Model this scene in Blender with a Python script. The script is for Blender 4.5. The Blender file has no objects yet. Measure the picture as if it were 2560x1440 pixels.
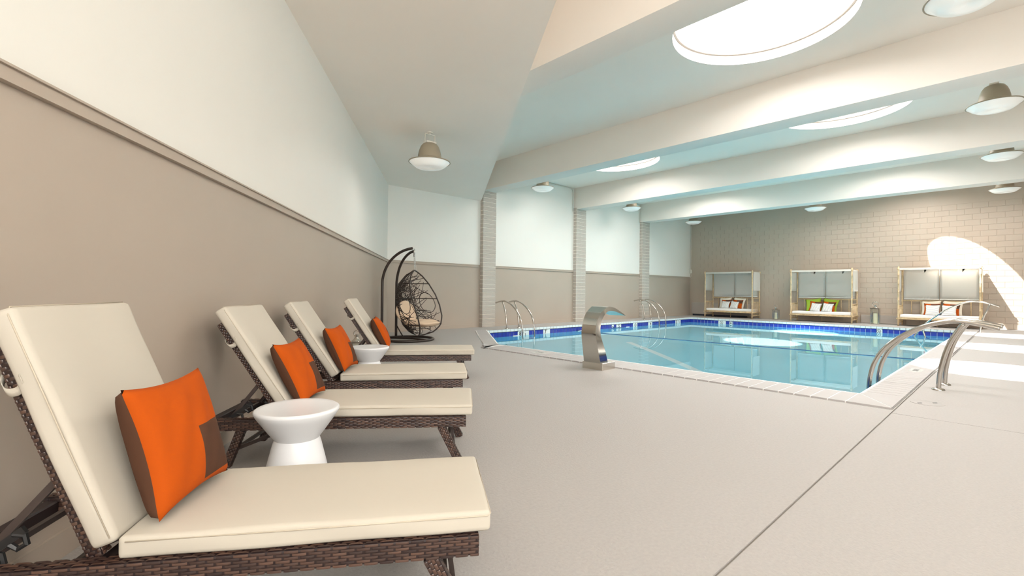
import bpy, bmesh, math, random
from mathutils import Vector, Matrix
R = math.radians
random.seed(7)
sc = bpy.context.scene
COL = sc.collection

# ------------------------------------------------------------------ camera, world, sun, exposure
YAW, PITCH, ROLL, F, H = R(47.028), R(0.3668), R(0.5719), 1178.4, 1.15
fwd = Vector((math.cos(YAW)*math.cos(PITCH), math.sin(YAW)*math.cos(PITCH), math.sin(PITCH)))
rt = Vector((math.sin(YAW), -math.cos(YAW), 0)); up = rt.cross(fwd)
rt2 = rt*math.cos(ROLL)+up*math.sin(ROLL); up2 = -rt*math.sin(ROLL)+up*math.cos(ROLL)
cd = bpy.data.cameras.new('camera'); cd.sensor_width = 36; cd.lens = 36*F/2560; cd.clip_start = .02; cd.clip_end = 200
cam = bpy.data.objects.new('camera', cd); COL.objects.link(cam)
M3 = Matrix((rt2, up2, -fwd)).transposed().to_4x4(); M3.translation = Vector((0, 0, H)); cam.matrix_world = M3
sc.camera = cam

world = bpy.data.worlds.new('world'); sc.world = world; world.use_nodes = True
bgn = world.node_tree.nodes['Background']; bgn.inputs[0].default_value = (1, .935, .90, 1); bgn.inputs[1].default_value = 16.0

SUNDIR = Vector((.573, -.45, -1)).normalized()
sd = bpy.data.lights.new('sun', 'SUN'); sd.energy = 20; sd.angle = R(.6); sd.color = (1, .95, .90)
so = bpy.data.objects.new('sun', sd); COL.objects.link(so); so.location = (0, 0, 12)
so.rotation_euler = SUNDIR.to_track_quat('-Z', 'Y').to_euler()
sd.cycles.is_caustics_light = True

SKY = [(7.36, 2.6), (11.98, 2.6), (16.62, 2.6), (21.2, 2.6), (11.98, 8.25), (16.62, 8.25)]
RS, HC, HB, HS = 1.22, 5.10, 4.30, 3.99
def area(name, loc, direction, sx, sy, energy=1, portal=True, disk=False, color=(1, 1, 1)):
    l = bpy.data.lights.new(name, 'AREA'); l.shape = 'DISK' if disk else 'RECTANGLE'
    l.size = sx
    if not disk: l.size_y = sy
    l.energy = energy; l.color = color
    l.cycles.is_portal = portal
    o = bpy.data.objects.new(name, l); COL.objects.link(o); o.location = loc
    o.rotation_euler = Vector(direction).to_track_quat('-Z', 'Y').to_euler()
    return o
for (x, y) in SKY:
    area('skylight_portal', (x, y, HC+.52), (0, 0, -1), 2*RS+.1, 0, disk=True)
# back wall line behind the camera, square to the left wall
LW = R(54.80); UW = Vector((math.cos(LW), math.sin(LW), 0)); NW = Vector((math.sin(LW), -math.cos(LW), 0))
CORN = Vector((6.20, 11.60, 0)); BK0 = CORN-UW*16.0
ADDED_WINS = [1.35, 4.15, 6.75]  # added windows behind the camera, set high to light beam faces and far wall
WZ0, WZ1, WHW = 1.9, 4.75, 1.05
for s in ADDED_WINS:
    p = BK0+NW*s
    area('added_window_portal', (p.x-UW.x*.12, p.y-UW.y*.12, (WZ0+(3.7 if s < 2 else WZ1))/2), UW, 2*WHW, (3.7 if s < 2 else WZ1)-WZ0)
sc.view_settings.view_transform = 'Standard'; sc.view_settings.look = 'None'
sc.view_settings.gamma = 1; sc.view_settings.use_curve_mapping = False
sc.view_settings.exposure = 0.12
sc.cycles.max_bounces = 11; sc.cycles.diffuse_bounces = 6; sc.cycles.glossy_bounces = 6
sc.cycles.transmission_bounces = 8; sc.cycles.transparent_max_bounces = 12
sc.cycles.sample_clamp_indirect = 6.0; sc.cycles.blur_glossy = .3

# ------------------------------------------------------------------ materials
def mat(name, col, rough=.6, metal=0, bump=0, bscale=40, bdist=.002, var=0, vscale=3, island=0, spec=.5, coat=0, tint=None, sheen=0, stretch=(1, 1, 1)):
    m = bpy.data.materials.new(name); m.use_nodes = True; nt = m.node_tree; N = nt.nodes; L = nt.links
    b = N['Principled BSDF']; b.inputs['Roughness'].default_value = rough; b.inputs['Metallic'].default_value = metal
    b.inputs['Specular IOR Level'].default_value = spec; b.inputs['Coat Weight'].default_value = coat
    b.inputs['Sheen Weight'].default_value = sheen
    c = (col[0], col[1], col[2], 1); b.inputs['Base Color'].default_value = c
    tc = N.new('ShaderNodeTexCoord'); mp = N.new('ShaderNodeMapping'); mp.inputs['Scale'].default_value = stretch
    L.new(tc.outputs['Object'], mp.inputs['Vector'])
    last = None
    if var:
        n = N.new('ShaderNodeTexNoise'); n.inputs['Scale'].default_value = vscale; n.inputs['Detail'].default_value = 4
        L.new(mp.outputs[0], n.inputs['Vector'])
        mx = N.new('ShaderNodeMix'); mx.data_type = 'RGBA'
        t2 = tint or tuple(v*(1-var) for v in col)
        mx.inputs[6].default_value = (t2[0], t2[1], t2[2], 1); mx.inputs[7].default_value = c
        cr = N.new('ShaderNodeMapRange'); cr.inputs[1].default_value = .35; cr.inputs[2].default_value = .65
        L.new(n.outputs['Fac'], cr.inputs[0]); L.new(cr.outputs[0], mx.inputs[0]); last = mx.outputs[2]
        L.new(last, b.inputs['Base Color'])
    if island:
        g = N.new('ShaderNodeNewGeometry'); mx2 = N.new('ShaderNodeMix'); mx2.data_type = 'RGBA'
        L.new(g.outputs['Random Per Island'], mx2.inputs[0])
        t2 = tint or tuple(v*(1-island) for v in col)
        mx2.inputs[6].default_value = (t2[0], t2[1], t2[2], 1)
        if last: L.new(last, mx2.inputs[7])
        else: mx2.inputs[7].default_value = c
        L.new(mx2.outputs[2], b.inputs['Base Color'])
    if bump:
        n = N.new('ShaderNodeTexNoise'); n.inputs['Scale'].default_value = bscale; n.inputs['Detail'].default_value = 5
        L.new(mp.outputs[0], n.inputs['Vector'])
        bp = N.new('ShaderNodeBump'); bp.inputs['Strength'].default_value = bump; bp.inputs['Distance'].default_value = bdist
        L.new(n.outputs['Fac'], bp.inputs['Height']); L.new(bp.outputs[0], b.inputs['Normal'])
    return m
m_white = mat('white_wall_paint', (.80, .785, .735), .55, bump=.15, bscale=60, var=.02, vscale=.6)
m_ceil = mat('ceiling_paint', (.90, .83, .755), .6, bump=.25, bscale=30, var=.02, vscale=.8)
m_beam = mat('beam_paint', (.80, .75, .69), .6, bump=.4, bscale=22, bdist=.003)
m_taupe = mat('taupe_wall_paint', (.44, .37, .305), .42, bump=.12, bscale=50, var=.05, vscale=.7)
m_brickp = mat('painted_block', (.44, .36, .29), .5, bump=.35, bscale=45, bdist=.002)
m_colbrick = mat('painted_brick', (.50, .45, .395), .6, bump=.8, bscale=14, bdist=.006, var=.13, vscale=6, stretch=(1, 1, 5))
m_mortar = mat('painted_mortar', (.86, .81, .73), .7)
m_floor = mat('textured_deck', (.385, .365, .35), .62, bump=.8, bscale=75, bdist=.004, var=.07, vscale=55, stretch=(1, 1, 1))
m_groove = mat('deck_joint', (.24, .22, .20), .9)
m_coping = mat('coping_tile', (.42, .40, .395), .55, bump=.2, bscale=40, var=.05, vscale=2)
m_grout = mat('white_grout', (.90, .89, .86), .8)
m_blue = mat('cobalt_tile', (.028, .045, .36), .12, var=.25, vscale=5, coat=.3)
m_wtile = mat('white_tile', (.80, .84, .83), .15, coat=.3)
m_dark = mat('dark_void', (.02, .025, .04), .5)
m_plaster = mat('pool_plaster', (.33, .73, .84), .7, var=.06, vscale=.5)
m_cream = mat('cream_cushion', (.53, .49, .42), .75, bump=.12, bscale=9, bdist=.004, spec=.2)
m_wick = mat('wicker_strand', (.105, .055, .038), .28, island=.6, tint=(.028, .015, .014), spec=.6)
m_wcore = mat('wicker_core', (.022, .012, .012), .45)
m_dmetal = mat('dark_brown_metal', (.05, .036, .032), .4)
m_black = mat('black_plastic', (.015, .015, .016), .4)
m_orange = mat('orange_fabric', (.43, .07, .003), .85, bump=.3, bscale=160, bdist=.001, spec=.15)
m_brown = mat('brown_fabric', (.085, .038, .022), .85, bump=.3, bscale=160, bdist=.001, spec=.15)
m_tabwhite = mat('white_stoneware', (.76, .77, .79), .35, bump=.05, bscale=15)
m_chrome = mat('polished_steel', (.60, .58, .54), .07, 1)
m_brush = mat('brushed_steel', (.70, .66, .60), .26, 1)
m_rail = mat('handrail_steel', (.56, .53, .49), .16, 1)
m_bamboo = mat('bamboo_pole', (.70, .52, .31), .5, var=.25, vscale=9)
m_canvas = mat('white_canvas', (.92, .91, .88), .85, spec=.2, bump=.1, bscale=6, bdist=.01)
def translucent(m, f):
    nt = m.node_tree; b = nt.nodes['Principled BSDF']; t = nt.nodes.new('ShaderNodeBsdfTranslucent'); x = nt.nodes.new('ShaderNodeMixShader')
    t.inputs[0].default_value = b.inputs['Base Color'].default_value; x.inputs[0].default_value = f
    nt.links.new(b.outputs[0], x.inputs[1]); nt.links.new(t.outputs[0], x.inputs[2]); nt.links.new(x.outputs[0], nt.nodes['Material Output'].inputs[0])
m_curtain = mat('white_curtain', (.93, .92, .88), .85, spec=.2, bump=.1, bscale=6, bdist=.01)
translucent(m_canvas, .6)
m_mattr = mat('mattress_fabric', (.82, .80, .79), .9, spec=.2)
m_pcream = mat('cream_pillow_fabric', (.83, .77, .67), .9, spec=.2)
m_green = mat('green_pillow_fabric', (.33, .46, .045), .85, spec=.2)
m_lampg = mat('taupe_lamp_metal', (.34, .29, .21), .4)
m_lampm = mat('lamp_bracket_metal', (.72, .69, .62), .4)
m_wicktube = mat('dark_cane', (.028, .018, .014), .4)
m_tan = mat('tan_cushion', (.66, .50, .36), .85, spec=.2)
m_steel = mat('chain_steel', (.6, .6, .58), .35, .8)
m_candle = mat('candle_wax', (.80, .78, .58), .5)
m_heater = mat('heater_paint', (.38, .335, .30), .45)
m_ink = mat('black_ink', (.01, .01, .01), .5)
m_mark = mat('grey_lettering', (.16, .15, .15), .6)
m_rope = mat('dark_blue_rope', (.03, .09, .22), .6)
m_pipe = mat('painted_conduit', (.70, .67, .60), .45)
m_frame = mat('added_window_paint', (.75, .73, .69), .5)

def glassy(name, tint=(1, 1, 1), ior=1.45):
    m = bpy.data.materials.new(name); m.use_nodes = True; nt = m.node_tree; N = nt.nodes; L = nt.links
    N.remove(N['Principled BSDF']); out = N['Material Output']
    lw_ = N.new('ShaderNodeLayerWeight'); lw_.inputs[0].default_value = .5
    pw = N.new('ShaderNodeMath'); pw.operation = 'POWER'; pw.inputs[1].default_value = 4; L.new(lw_.outputs['Facing'], pw.inputs[0])
    f = N.new('ShaderNodeMath'); f.operation = 'MULTIPLY_ADD'; f.inputs[1].default_value = .5; f.inputs[2].default_value = .04; L.new(pw.outputs[0], f.inputs[0])
    t = N.new('ShaderNodeBsdfTransparent'); t.inputs[0].default_value = (*tint, 1)
    g = N.new('ShaderNodeBsdfGlossy'); g.inputs['Roughness'].default_value = .02
    x = N.new('ShaderNodeMixShader'); L.new(f.outputs[0], x.inputs[0]); L.new(t.outputs[0], x.inputs[1]); L.new(g.outputs[0], x.inputs[2])
    L.new(x.outputs[0], out.inputs[0]); return m
m_pane = glassy('clear_pane', (.95, .97, .96))
# prismatic lamp lens: whitish translucent
m_lens = bpy.data.materials.new('lamp_lens'); m_lens.use_nodes = True
_b = m_lens.node_tree.nodes['Principled BSDF']; _b.inputs['Base Color'].default_value = (.93, .93, .90, 1); _b.inputs['Roughness'].default_value = .25
_b.inputs['Subsurface Weight'].default_value = 0; _b.inputs['Emission Color'].default_value = (1, .98, .93, 1); _b.inputs['Emission Strength'].default_value = .12
# water: refracting surface with the pool's slight ripple
m_water = bpy.data.materials.new('pool_water'); m_water.use_nodes = True
nt = m_water.node_tree; nt.nodes.remove(nt.nodes['Principled BSDF'])
gl = nt.nodes.new('ShaderNodeBsdfGlass'); gl.inputs['IOR'].default_value = 1.33; gl.inputs['Roughness'].default_value = 0
gl.inputs['Color'].default_value = (.93, .985, 1, 1)
nt.links.new(gl.outputs[0], nt.nodes['Material Output'].inputs[0])
nz = nt.nodes.new('ShaderNodeTexNoise'); nz.inputs['Scale'].default_value = .9; nz.inputs['Detail'].default_value = 1
tc = nt.nodes.new('ShaderNodeTexCoord'); nt.links.new(tc.outputs['Object'], nz.inputs['Vector'])
bp = nt.nodes.new('ShaderNodeBump'); bp.inputs['Strength'].default_value = .12; bp.inputs['Distance'].default_value = .006
nt.links.new(nz.outputs['Fac'], bp.inputs['Height']); nt.links.new(bp.outputs[0], gl.inputs['Normal'])
# striped pillow cloth (flat print)
def stripes(name, axis):
    m = mat(name, (.80, .79, .76), .9, spec=.2); nt = m.node_tree; N = nt.nodes; L = nt.links
    tc = N.new('ShaderNodeTexCoord'); sp = N.new('ShaderNodeSeparateXYZ'); L.new(tc.outputs['Object'], sp.inputs[0])
    w = N.new('ShaderNodeMath'); w.operation = 'MULTIPLY'; w.inputs[1].default_value = 2*math.pi/.038; L.new(sp.outputs[axis], w.inputs[0])
    s = N.new('ShaderNodeMath'); s.operation = 'SINE'; L.new(w.outputs[0], s.inputs[0])
    g = N.new('ShaderNodeMath'); g.operation = 'GREATER_THAN'; g.inputs[1].default_value = .62; L.new(s.outputs[0], g.inputs[0])
    x = N.new('ShaderNodeMix'); x.data_type = 'RGBA'; x.inputs[6].default_value = (.82, .81, .78, 1); x.inputs[7].default_value = (.30, .29, .30, 1)
    L.new(g.outputs[0], x.inputs[0]); L.new(x.outputs[2], N['Principled BSDF'].inputs['Base Color']); return m
m_strv = stripes('striped_cloth_upright', 0); m_strh = stripes('striped_cloth_level', 1)

# ------------------------------------------------------------------ helpers
def put(name, bm, m, parent=None, smooth=False, mats=None):
    me = bpy.data.meshes.new(name); bmesh.ops.recalc_face_normals(bm, faces=bm.faces) if smooth != 'keep' else None
    bm.to_mesh(me); bm.free()
    for q in (mats or [m]): me.materials.append(q)
    if smooth:
        for p in me.polygons: p.use_smooth = True
        if smooth == 'auto':
            try: me.set_sharp_from_angle(angle=R(40))
            except Exception: pass
    o = bpy.data.objects.new(name, me); COL.objects.link(o)
    if parent: o.parent = parent
    return o
def inst(src, parent, M, name=None):
    o = bpy.data.objects.new(name or src.name.split('.')[0], src.data); COL.objects.link(o)
    if parent: o.parent = parent
    o.matrix_local = M; return o
def thing(name, label, cat, loc=(0, 0, 0), rz=0, group=None):
    o = bpy.data.objects.new(name, None); COL.objects.link(o); o.location = loc; o.rotation_euler = (0, 0, rz)
    o.empty_display_size = .2
    return tag(o, label, cat, group)
def tag(o, label, cat, group=None):
    o['label'] = label; o['category'] = cat
    if group: o['group'] = group
    return o
def struct(o, label=None):
    o['kind'] = 'structure'
    if label: o['label'] = label
    return o
def stuff(o): o['kind'] = 'stuff'; return o
def dup(root, label, group=None, loc=None, rz=None):
    r = root.copy(); COL.objects.link(r)
    if loc is not None: r.location = loc
    if rz is not None: r.rotation_euler = (0, 0, rz)
    r['label'] = label
    if group: r['group'] = group
    for ch in root.children:
        c = ch.copy(); COL.objects.link(c); c.parent = r
        for g in ch.children:
            d = g.copy(); COL.objects.link(d); d.parent = c
    return r
def B(): return bmesh.new()
def box(bm, x0, x1, y0, y1, z0, z1, M=None):
    vs = [bm.verts.new((x, y, z)) for z in (z0, z1) for y in (y0, y1) for x in (x0, x1)]
    if M:
        for v in vs: v.co = M @ v.co
    for f in ((0, 2, 3, 1), (4, 5, 7, 6), (0, 1, 5, 4), (2, 6, 7, 3), (0, 4, 6, 2), (1, 3, 7, 5)):
        bm.faces.new([vs[i] for i in f])
    return vs
def bbox(bm, x0, x1, y0, y1, z0, z1, r=.01, seg=2, M=None):
    b2 = B(); box(b2, x0, x1, y0, y1, z0, z1)
    bmesh.ops.bevel(b2, geom=b2.edges[:], offset=r, segments=seg, profile=.6, affect='EDGES')
    if M: bmesh.ops.transform(b2, matrix=M, verts=b2.verts)
    me = bpy.data.meshes.new('t'); b2.to_mesh(me); b2.free(); bm.from_mesh(me); bpy.data.meshes.remove(me)
def prism(bm, pts, z0, z1):
    a = [bm.verts.new((p[0], p[1], z0)) for p in pts]; b = [bm.verts.new((p[0], p[1], z1)) for p in pts]; n = len(pts)
    bm.faces.new(a[::-1]); bm.faces.new(b)
    for i in range(n): bm.faces.new((a[i], a[(i+1) % n], b[(i+1) % n], b[i]))
def frame_at(p, q, ref=None):
    d = (Vector(q)-Vector(p)); L = d.length; d.normalize()
    r = Vector(ref) if ref else (Vector((0, 0, 1)) if abs(d.z) < .95 else Vector((1, 0, 0)))
    s = r.cross(d).normalized(); t = d.cross(s)
    m = Matrix((d, s, t)).transposed().to_4x4(); m.translation = Vector(p); return m, L
def bar(bm, p, q, w, h, ref=None):      # rectangular bar between two points (w sideways, h along ref)
    m, L = frame_at(p, q, ref); box(bm, 0, L, -w/2, w/2, -h/2, h/2, m)
def tube(bm, pts, r, seg=8, closed=False, caps=True, rs=None):
    pts = [Vector(p) for p in pts]; n = len(pts); rings = []; prev = None
    for i, p in enumerate(pts):
        if closed: d = pts[(i+1) % n]-pts[i-1]
        else: d = pts[min(i+1, n-1)]-pts[max(i-1, 0)]
        d.normalize()
        if prev is None:
            a = Vector((0, 0, 1)) if abs(d.z) < .9 else Vector((1, 0, 0)); s = d.cross(a).normalized()
        else:
            s = prev-d*prev.dot(d)
            s = s.normalized() if s.length > 1e-6 else d.orthogonal().normalized()
        prev = s; t = d.cross(s); rr = rs[i] if rs else r
        rings.append([bm.verts.new(p+(s*math.cos(2*math.pi*k/seg)+t*math.sin(2*math.pi*k/seg))*rr) for k in range(seg)])
    for i in range(n if closed else n-1):
        a, b = rings[i], rings[(i+1) % n]
        for k in range(seg): bm.faces.new((a[k], a[(k+1) % seg], b[(k+1) % seg], b[k]))
    if caps and not closed: bm.faces.new(rings[0][::-1]); bm.faces.new(rings[-1])
def lathe(bm, prof, seg=32, c=(0, 0, 0), capb=False, capt=False):
    rings = [[bm.verts.new((c[0]+r*math.cos(2*math.pi*k/seg), c[1]+r*math.sin(2*math.pi*k/seg), c[2]+z)) for k in range(seg)] for r, z in prof]
    for a, b in zip(rings, rings[1:]):
        for k in range(seg): bm.faces.new((a[k], a[(k+1) % seg], b[(k+1) % seg], b[k]))
    if capb: bm.faces.new(rings[0][::-1])
    if capt: bm.faces.new(rings[-1])
def smoothpts(P, n=6):                   # Catmull-Rom through the points
    P = [Vector(p) for p in P]; out = []
    for i in range(len(P)-1):
        a, b, c, d = P[max(i-1, 0)], P[i], P[i+1], P[min(i+2, len(P)-1)]
        for k in range(n):
            t = k/n; out.append(.5*((2*b)+(c-a)*t+(2*a-5*b+4*c-d)*t*t+(3*b-a-3*c+d)*t**3))
    return out+[P[-1]]
def cutholes(o, cutters):
    for c in cutters:
        md = o.modifiers.new('cut', 'BOOLEAN'); md.operation = 'DIFFERENCE'; md.solver = 'EXACT'; md.object = c
    dg = bpy.context.evaluated_depsgraph_get(); dg.update()
    me = bpy.data.meshes.new_from_object(o.evaluated_get(dg)); o.modifiers.clear(); o.data = me
    for c in cutters: bpy.data.objects.remove(c)
def T(x, y, z): return Matrix.Translation((x, y, z))
def RZ(a): return Matrix.Rotation(a, 4, 'Z')

# ------------------------------------------------------------------ floor and pool shell
XN, XF, YR, YL = 6.62, 21.30, 1.235, 10.50           # inner pool edges
ICH = (8.80, 7.50)                                     # chamfer: (8.80, YL) to (XN, 7.50)
hole = [(6.0, .852), (XF, .852), (XF, YL), (8.36, YL), (6.0, 7.20)]
inner = [(XN, YR), (XF, YR), (XF, YL), (8.80, YL), (XN, 7.50)]
XB, YB = 23.45, -6.4
LB = BK0; RB = BK0+NW*((YB-BK0.y)/NW.y)                # back corners
# floor sub-base: closed ring of quads around the pool
def ring_floor(bm, outer, inn, z0, z1):
    pass
def slab(name, pts, z0, z1, m, parent=None, holepts=None):
    bm = B(); prism(bm, pts, z0, z1); o = put(name, bm, m, parent)
    if holepts:
        c = B(); prism(c, holepts, z0-1, z1+1); cutholes(o, [put('cutter', c, m)])
    return o
room = [(CORN.x, CORN.y), (XB, 11.60), (XB, YB), (RB.x, RB.y), (LB.x, LB.y)]
eps = .25
roomx = [(CORN.x-.2, CORN.y+eps), (XB+eps, 11.60+eps), (XB+eps, YB-eps), (RB.x-.1, RB.y-eps), (LB.x-.4, LB.y)]
floor = struct(slab('floor', roomx, -.12, -.008, m_groove, None, hole))
JY, JX, G = .838, 5.84, .006
c1 = (-(-1.6048)/NW.x)
def wallpt(y): return CORN.x+(y-CORN.y)*UW.x/UW.y      # x of left wall at y
A_ = [(wallpt(JY+G)-.1, JY+G), (XB+.1, JY+G), (XB+.1, 11.7), (CORN.x, 11.7), (CORN.x-.1, 11.6)]
s1 = slab('slab', A_, -.010, 0, m_floor, floor, hole)
def backx(y): return RB.x+(y-RB.y)*NW.x/NW.y
ylow = YB-.1
s2 = slab('slab', [(wallpt(JY-G)-.1, JY-G), (LB.x-.1, LB.y), (RB.x-.05, RB.y-.1), (JX-G, ylow), (JX-G, JY-G)], -.010, 0, m_floor, floor)
s3 = slab('slab', [(JX+G, JY-G), (JX+G, ylow), (XB+.1, ylow), (XB+.1, JY-G)], -.010, 0, m_floor, floor)

# pool basin
bm = B()
ZW = -.225
def fz(x): return -2.55 if x < 9.0 else (-2.55+(x-9.0)/(13.2-9.0)*1.15 if x < 13.2 else -1.40+(x-13.2)/(XF-13.2)*.36)
top = [Vector((p[0], p[1], 0)) for p in inner]
xs = [XN, 8.8, 9.0, 13.2, XF]
def wallseg(a, b):
    ss = sorted(set([0, 1]+[(x-a[0])/(b[0]-a[0]) for x in (9.0, 13.2) if abs(b[0]-a[0]) > .01 and 0 < (x-a[0])/(b[0]-a[0]) < 1]))
    P = [(a[0]+(b[0]-a[0])*s, a[1]+(b[1]-a[1])*s) for s in ss]
    for p, q in zip(P, P[1:]):
        bm.faces.new([bm.verts.new(v) for v in ((p[0], p[1], -.03), (q[0], q[1], -.03), (q[0], q[1], fz(q[0])), (p[0], p[1], fz(p[0])))])
e = 0.012
INN = [(XN-e, YR-e), (XF+e, YR-e), (XF+e, YL+e), (8.8-.004, YL+e), (XN-e, 7.5+.004)]
for i in range(5): wallseg(INN[i], INN[(i+1) % 5])
def quad(*ps): bm.faces.new([bm.verts.new(p) for p in ps])
bm.faces.new([bm.verts.new((x, y, fz(0))) for x, y in (INN[0], (9.0, INN[0][1]), (9.0, INN[2][1]), INN[3], INN[4])])
quad(*[(x, y, fz(x)) for x, y in ((9.0, INN[0][1]), (13.2, INN[0][1]), (13.2, INN[2][1]), (9.0, INN[2][1]))])
quad(*[(x, y, fz(x)) for x, y in ((13.2, INN[0][1]), (INN[1]), (INN[2]), (13.2, INN[2][1]))])
bmesh.ops.remove_doubles(bm, verts=bm.verts, dist=1e-4)
basin = struct(put('pool_basin', bm, m_plaster), 'pale turquoise plaster pool basin sloping from deep end to shallow end')
basin.cycles.is_caustics_receiver = True
bm = B(); a_, b_ = Vector((12.5, 8.15)), Vector((9.6, 4.15)); dd_ = (b_-a_).normalized(); nn_ = Vector((-dd_.y, dd_.x))*.09
bm.faces.new([bm.verts.new((p.x, p.y, fz(p.x)+.006)) for p in (a_-nn_, a_+nn_, b_+nn_, b_-nn_)]); fs = put('floor_stripe', bm, mat('white_stripe_tile', (.95, .98, .98), .5), basin, smooth='keep'); fs['label'] = 'white tile line on the pool floor'
# grout backing behind the band tiles
bm = B()
for a, b, nn in (((8.8, YL), (XF, YL), (0, 1)), ((XF, YR), (XF, YL), (1, 0)), ((XN, YR), (XF, YR), (0, -1)), ((XN, YR), (XN, 7.5), (-1, 0))):
    t = .009; q = .02
    x0, x1 = sorted((a[0], b[0])); y0, y1 = sorted((a[1], b[1]))
    box(bm, min(x0, x0+nn[0]*q) - (0 if nn[0] else 0), max(x1, x1+nn[0]*q), min(y0, y0+nn[1]*q), max(y1, y1+nn[1]*q), -.262, -.002)
put('grout', bm, m_grout, basin)
# band tiles: white half tile row over cobalt row
PT = .1632
def tmesh(w, h, m, name):
    bm = B(); bbox(bm, -w/2, w/2, -.009, 0, -h/2, h/2, .002, 1); o = put(name, bm, m); return o
tb = tmesh(PT-.010, .148, m_blue, 'tile'); tw = tmesh(PT-.010, .148, m_wtile, 'tile'); th = tmesh(PT-.010, .074, m_wtile, 'tile')
MK = [(10.0, 10.47), (11.15, 11.42), (15.30, 15.60), (16.48, 16.72), (17.60, 17.88), (19.78, 20.32)]
nX = int((XF-8.86)/PT); marks = {}
for i in range(nX+1):
    x = XF-PT*(i+.5)
    w = any(a-.02 <= x <= b+.02 for a, b in MK)
    M = T(x, YL, 0)
    inst(th, basin, M @ T(0, 0, -.044), 'tile'); inst(tw if w else tb, basin, M @ T(0, 0, -.168), 'tile')
nY = int((YL-YR)/PT)
for i in range(nY+1):
    y = YL-PT*(i+.5)
    if y < YR: break
    w = abs(y-9.05) < PT*.75 or abs(y-3.42) < PT*.75
    M = T(XF, y, 0) @ RZ(-math.pi/2)
    inst(th, basin, M @ T(0, 0, -.044), 'tile'); inst(tw if w else tb, basin, M @ T(0, 0, -.168), 'tile')
for o in (tb, tw, th): bpy.data.objects.remove(o)
# chamfer and near sides (band not seen from the camera side): joined strips
bm = B()
for a, b in (((XN, YR), (XN, 7.5)), ((XN, YR), (XF, YR)), ((XN, 7.5), (8.8, YL))):
    d = (Vector(b)-Vector(a)); n = int(d.length/PT); d.normalize(); ang = math.atan2(d.y, d.x)
    off = -1 if a == (XN, YR) and b == (XN, 7.5) else 1
    for i in range(n):
        p = Vector(a)+d*(PT*(i+.5))
        M = T(p.x, p.y, -.168) @ RZ(ang); nrm = Vector((-d.y, d.x))
        box(bm, -.076, .076, -.004, .004, -.074, .074, M)
stuff(put('tile_band', bm, m_blue, basin))
# coping: bullnose pieces with pale joints between
coping = struct(put('pool_coping', B(), m_grout))
def copbed(pts):
    bm = B(); prism(bm, pts, -.10, .006); return bm
bm = B()
g2 = .004
prism(bm, [(6.018, .868), (XF, .868), (XF, YR), (XN, YR), (XN, 7.5), (8.80, YL), (8.38, YL), (6.018, 7.2)], -.10, .0162)
old = coping.data; me = bpy.data.meshes.new('pool_coping'); bm.to_mesh(me); bm.free(); me.materials.append(m_grout); coping.data = me
def coppiece(w0, w1, L0, L1):    # piece across x (w) and along y (L); profile rounded at pool side (+x)
    bm = B(); P = [(-.0, .008), (.0, .0185), (L1-.05, .0185), (L1-.018, .016), (L1+.010, -.008), (L1+.010, -.06), (L1-.01, -.06), (0, -.0)]
    a = [bm.verts.new((x, -w0/2, z)) for x, z in P]; b = [bm.verts.new((x, w0/2, z)) for x, z in P]; n = len(P)
    bm.faces.new(a[::-1]); bm.faces.new(b)
    for i in range(n): bm.faces.new((a[i], a[(i+1) % n], b[(i+1) % n], b[i]))
    return put('coping_tile', bm, m_coping)
pn = coppiece(PT-.012, 0, 0, .606); pr_ = coppiece(PT-.012, 0, 0, .370); pc = coppiece(PT-.012, 0, 0, .315)
y = YR+PT/2+.01
while y < 7.35:
    inst(pn, coping, T(6.012, y, 0)); y += PT
x = XN+PT/2+.01
while x < XF-.05:
    inst(pr_, coping, T(x, .862, 0) @ RZ(math.pi/2)); x += PT
d = Vector((8.80-XN, YL-7.5)); Lc = d.length; d.normalize(); nn = Vector((-d.y, d.x))
s = .16
while s < Lc-.10:
    p = Vector((XN, 7.5))+d*s+nn*.318
    inst(pc, coping, T(p.x, p.y, 0) @ RZ(math.atan2(-nn.y, -nn.x))); s += PT
# corner pieces: near right corner and near left corner (mitred)
bm = B(); prism(bm, [(6.012, .862), (6.03, .862), (XN-.02, YR-.01), (XN-.02, YR+.005), (6.012, YR+.005)], 0, .0185); put('coping_tile', bm, m_coping, coping)
bm = B(); prism(bm, [(6.05, .862), (XN+.02, .862), (XN+.02, YR-.005), (XN+.0, YR-.012)], 0, .0185); put('coping_tile', bm, m_coping, coping)
bm = B(); prism(bm, [(6.012, 7.36), (XN-.01, 7.36), (XN-.005, 7.5), (XN+.07, 7.62), (6.34, 7.70), (6.012, 7.215)], 0, .0185); put('coping_tile', bm, m_coping, coping)
for o in (pn, pr_, pc): bpy.data.objects.remove(o)
# water
bm = B(); bmesh.ops.create_grid(bm, x_segments=2, y_segments=2, size=.5)
bm.clear()
bm.faces.new([bm.verts.new((p[0], p[1], ZW)) for p in INN])
bmesh.ops.triangulate(bm, faces=bm.faces)
water = put('water', bm, m_water, None, smooth='keep')
for p in water.data.polygons: p.use_smooth = True
if water.data.polygons[0].normal.z < 0: water.data.flip_normals()
water['kind'] = 'stuff'; tag(water, 'still clear pool water with faint reflections', 'water')
water.cycles.is_caustics_caster = True

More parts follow.
